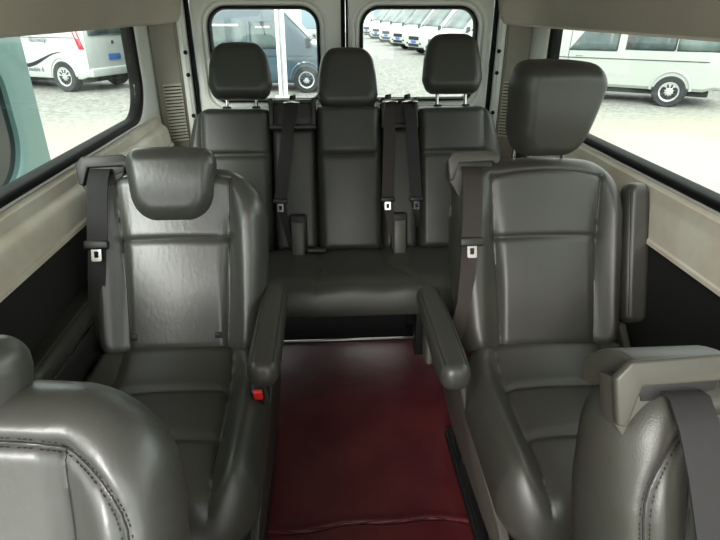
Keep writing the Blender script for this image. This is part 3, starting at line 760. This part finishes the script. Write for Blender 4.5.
# white van seen from its rear corner through the left window
van, hwf = vehicle('van', 'white van with red tail lamp, black swoosh and blue plate outside the left window', 'van', (-5.79, 16.28), D(-66), white_v, L=5.3, Htop=2.4, belt=1.55, wins=((1.1, 2.7, 1.76, 2.1, 0), (2.8, 3.9, 1.76, 2.1, 0)), wheels=(.85, 4.3), R=.39, zb=.34)
for s in (-1, 1):
    mb = MB(); mb.grid(lambda u, v: (.02+u*.15+.36*(v-1.08), s*(hwf(.02+u*.15+.36*(v-1.08), v)+.014), v), [0, .5, 1], list(np.linspace(1.08, 2.0, 9)))
    o = mb.build('tail_lamp', [tail_m], van, smooth=60, weld=False); md = o.modifiers.new('t', 'SOLIDIFY'); md.thickness = .03
    MB().box((.29, s*(hwf(.25, 1.6)+.016), 1.62), (.06, .03, .62), .01, (0, D(20), 0)).build('lamp_lens', lamp_m, o)
    sw = MB(); n = 16; pts = []
    for i in range(n+1):
        t = i/n; pts.append((.80+2.2*t, s*.987, 1.00-.36*smooth01(0, .62, t)))
    sw.ribbon([(p[0], p[1], float(p[2])) for p in pts], (0, 0, 1), [.01+.085*min(1, 2.2*(i/n)) for i in range(n+1)], .006)
    sw.build('swoosh_decal', under_m, van, smooth=60)
MB().box((-.025, -.02, .86), (.02, .44, .15), .01).build('rear_plate', blue_m, van)
MB().tube([(-.03, 0, 1.22), (-.045, 0, 1.22)], .05, 14).build('badge', chrome, van)
def text(body, size, parent, loc, rot, mat, ext=.003, shear=0.):
    c = bpy.data.curves.new('lettering', 'FONT'); c.body = body; c.size = size; c.extrude = ext; c.shear = shear; c.materials.append(mat)
    q = bpy.data.objects.new('lettering', c); COL.objects.link(q)
    me = bpy.data.meshes.new_from_object(q.evaluated_get(bpy.context.evaluated_depsgraph_get())); bpy.data.objects.remove(q)
    o = bpy.data.objects.new('lettering', me); COL.objects.link(o); o.parent = parent; o.location = loc; o.rotation_euler = rot
    return o
txt_m = material('lettering_grey', (95, 105, 108), .5)
# the side that faces us is the van's right or left depending on heading: letter both flanks, upright and readable
for s in (1, -1):
    rot = (PI/2, 0, 0) if s < 0 else (PI/2, 0, PI)
    dx = 1 if s < 0 else -1
    xs_ = 1.18 if s < 0 else 1.85
    text('Runway', .20, van, (xs_, s*1.0, 1.24), rot, txt_m, shear=.35)
    text('mobix 6', .17, van, (1.5 if s < 0 else 2.1, s*.995, .50), rot, txt_m, shear=.2)

vehicle('van', 'white van standing behind the swoosh van, only its rear end showing', 'van', (-7.4, 21.5), D(-80), white_v, L=5.2, Htop=2.3, belt=1.25, wins=((.5, 1.9, 1.3, 1.85, 0), (2.0, 3.4, 1.3, 1.85, 0)), wheels=(1.0, 4.2))
# silver white minibus through the right window
vehicle('minibus', 'silver white minibus standing side-on outside the right window', 'minibus', (9.07, 12.585), D(-55), silver_v, L=4.55, Htop=1.98, hood=.45, ws=.75, hoodz=1.05, belt=1.18, wins=((.14, .98, 1.20, 1.74, 0), (1.02, 2.02, 1.20, 1.74, 0), (2.20, 3.25, 1.16, 1.72, -.40)), wheels=(.95, 3.7), R=.335, zb=.36)
vehicle('car', 'white car at the far right edge behind the silver white minibus', 'car', (14.7, 13.7), D(-62), white_v, L=4.4, Htop=1.45, hood=1.0, ws=.8, hoodz=.85, belt=.95, wins=((.7, 2.4, .97, 1.3, 0),), wheels=(.8, 3.5), R=.31, zb=.22, glassm=dark_glass)
vehicle('van', 'dark slate van parked beyond the silver white minibus at right edge', 'van', (16.2, 18.5), D(-70), navy_v, L=5.4, Htop=2.2, belt=1.15, wins=((.4, 1.9, 1.2, 1.8, 0), (2.0, 3.6, 1.2, 1.8, 0)))
# slate blue van behind the left rear window
vehicle('van', 'slate blue van facing right behind the left rear window', 'van', (-4.90, 16.35), D(93), navy_v, L=5.35, Htop=2.35, hood=.72, ws=1.15, hoodz=1.12, belt=1.12, wins=((.35, 1.75, 1.15, 1.78, 0), (1.85, 2.95, 1.15, 1.78, 0), (3.05, 3.95, 1.12, 1.74, -.30)), wheels=(1.0, 4.45), R=.335, zb=.28)
# white post in front of it
mb = MB().box((-.07, 0, 1.6), (.075, .10, 3.2), .01).box((.07, 0, 1.6), (.075, .10, 3.2), .01).box((0, .03, 1.6), (.09, .03, 3.2), 0, mi=1).box((0, 0, .03), (.40, .22, .06), .01)
o = mb.build('post', [material('white_post', (228, 232, 228), .5), material('post_groove', (150, 158, 158), .6)]); o.location = (-1.06, 14.2, GZ)
tag(o, 'white grooved steel post in front of the slate blue van', 'post')
# row of white vans receding behind the right rear window
proto, _ = vehicle('van', 'white van nearest in the parked row behind the right rear window', 'van', (0, 0), D(-112), white_v, L=5.2, Htop=2.2, hood=.85, ws=.95, hoodz=1.1, belt=1.12, wins=((.4, 1.8, 1.18, 1.72, 0), (1.9, 2.9, 1.18, 1.72, 0), (3.0, 3.75, 1.15, 1.70, -.30)), wheels=(.95, 4.2), group='white vans parked in a row')
ords = ['nearest', 'second nearest', 'third nearest', 'fourth nearest', 'fifth nearest', 'sixth nearest', 'farthest']
hd = D(-112)
for i in range(7):
    fx, fy = [(5.35, 22.3), (4.75, 25.3), (4.35, 28.6), (4.0, 32.1), (3.75, 36.), (3.5, 40.2), (3.2, 45.)][i]
    o = proto if i == 0 else copy_tree(proto)
    o.location = (fx-5.2*math.sin(hd), fy-5.2*math.cos(hd), GZ)
    o['label'] = 'white van, %s in the parked row behind the right rear window' % ords[i]
# low building far behind the row
bd_ = empty('warehouse', (6, 62, GZ), 0, 'long low pale warehouse with blue eaves at the far end of the yard', 'building')
MB().box((0, 0, 1.6), (70, 8, 3.2)).build('wall', material('warehouse_wall', (196, 208, 208), .8), bd_)
MB().box((0, -.2, 3.3), (71, 9, .35)).build('roof', material('warehouse_blue', (120, 150, 165), .7), bd_)
for k in range(9):
    MB().box((-28+7*k, -4.05, 1.3), (2.4, .1, 1.9), .02).build('shutter_door', material('shutter', (110, 135, 145), .6) if k == 0 else bpy.data.materials['shutter'], bd_)
# teal vehicle close by the left window: a rounded rear pillar with dark glass
tv = empty('teal_van', (-2.35, 0, GZ), 0, 'teal van standing close outside, its dark window at the left edge', 'van'); tv.name = 'van'
YE = 4.80
def tprof(y):
    return 0
mb = MB(); hole = rrect(.5, YE-.46, .80, 1.75, (.3, .3, .3, .38))
fnl = lambda y, z, d: (d, y, z)
rect = outline_to_rect(hole, .2, YE-.10, .35, 2.75)
out2 = offset_poly(rect, .08)
loops(mb, [(hole, -.06), (hole, -.012), (offset_poly(hole, .03), .0), (offset_poly(hole, .09), .008), (rect, .0), (out2, -.06), (out2, -1.7), (rect, -1.78)], fnl)
mb.build('body', teal_v, tv, smooth=35)
n = len(hole)
MB().add([fnl(p, q, -.05) for p, q in hole]+[fnl(p, q, -.06) for p, q in hole], [tuple(range(n)), tuple(range(n, 2*n))]).build('side_window', dark_glass, tv, smooth=0)
for wy in (YE-.9, 1.0):
    M = Matrix.Translation((-.02, wy, .35)) @ Matrix.Rotation(PI/2, 4, 'Z')
    t = MB().lathe([(.2, -.06), (.32, -.06), (.35, -.03), (.35, .15), (.2, .15)], 26, M).build('wheel', tyre_m, tv)
    MB().lathe([(0, -.05), (.2, -.05), (.22, -.03), (.22, .1)], 26, M).build('rim', rim_m, t)

# ------------------------------------------------------------------ light
w = bpy.data.worlds.new('World'); sc.world = w; w.use_nodes = True; nt = w.node_tree
bg = nt.nodes['Background']; bg.inputs['Strength'].default_value = 1.0
tc = nt.nodes.new('ShaderNodeTexCoord'); sp = nt.nodes.new('ShaderNodeSeparateXYZ'); rp = nt.nodes.new('ShaderNodeValToRGB')
rp.color_ramp.elements[0].position = 0.; rp.color_ramp.elements[0].color = (.80, .86, .84, 1)
rp.color_ramp.elements[1].position = .6; rp.color_ramp.elements[1].color = (1.0, 1.03, 1.0, 1)
nt.links.new(tc.outputs['Generated'], sp.inputs[0]); nt.links.new(sp.outputs['Z'], rp.inputs['Fac']); nt.links.new(rp.outputs['Color'], bg.inputs['Color'])
sun = bpy.data.lights.new('sun', 'SUN'); sun.energy = 1.5; sun.angle = D(28); sun.color = (1, .98, .93)
so = bpy.data.objects.new('sun', sun); COL.objects.link(so); so.rotation_euler = Vector((.30, .85, -.47)).to_track_quat('-Z', 'Y').to_euler()

# ------------------------------------------------------------------ camera
cam = bpy.data.cameras.new('camera'); co = bpy.data.objects.new('camera', cam); COL.objects.link(co); sc.camera = co
cam.sensor_width = 36; cam.lens = 541/720*36; cam.clip_start = .02; cam.clip_end = 400
th = math.atan(260/541); ps = math.atan(36*math.cos(th)/541)
co.location = (0, 0, 1.4); co.rotation_euler = (PI/2-th, 0, -ps)
sc.view_settings.view_transform = 'Standard'; sc.view_settings.look = 'None'; sc.view_settings.gamma = 1
sc.view_settings.exposure = 1.55; sc.view_settings.use_curve_mapping = False
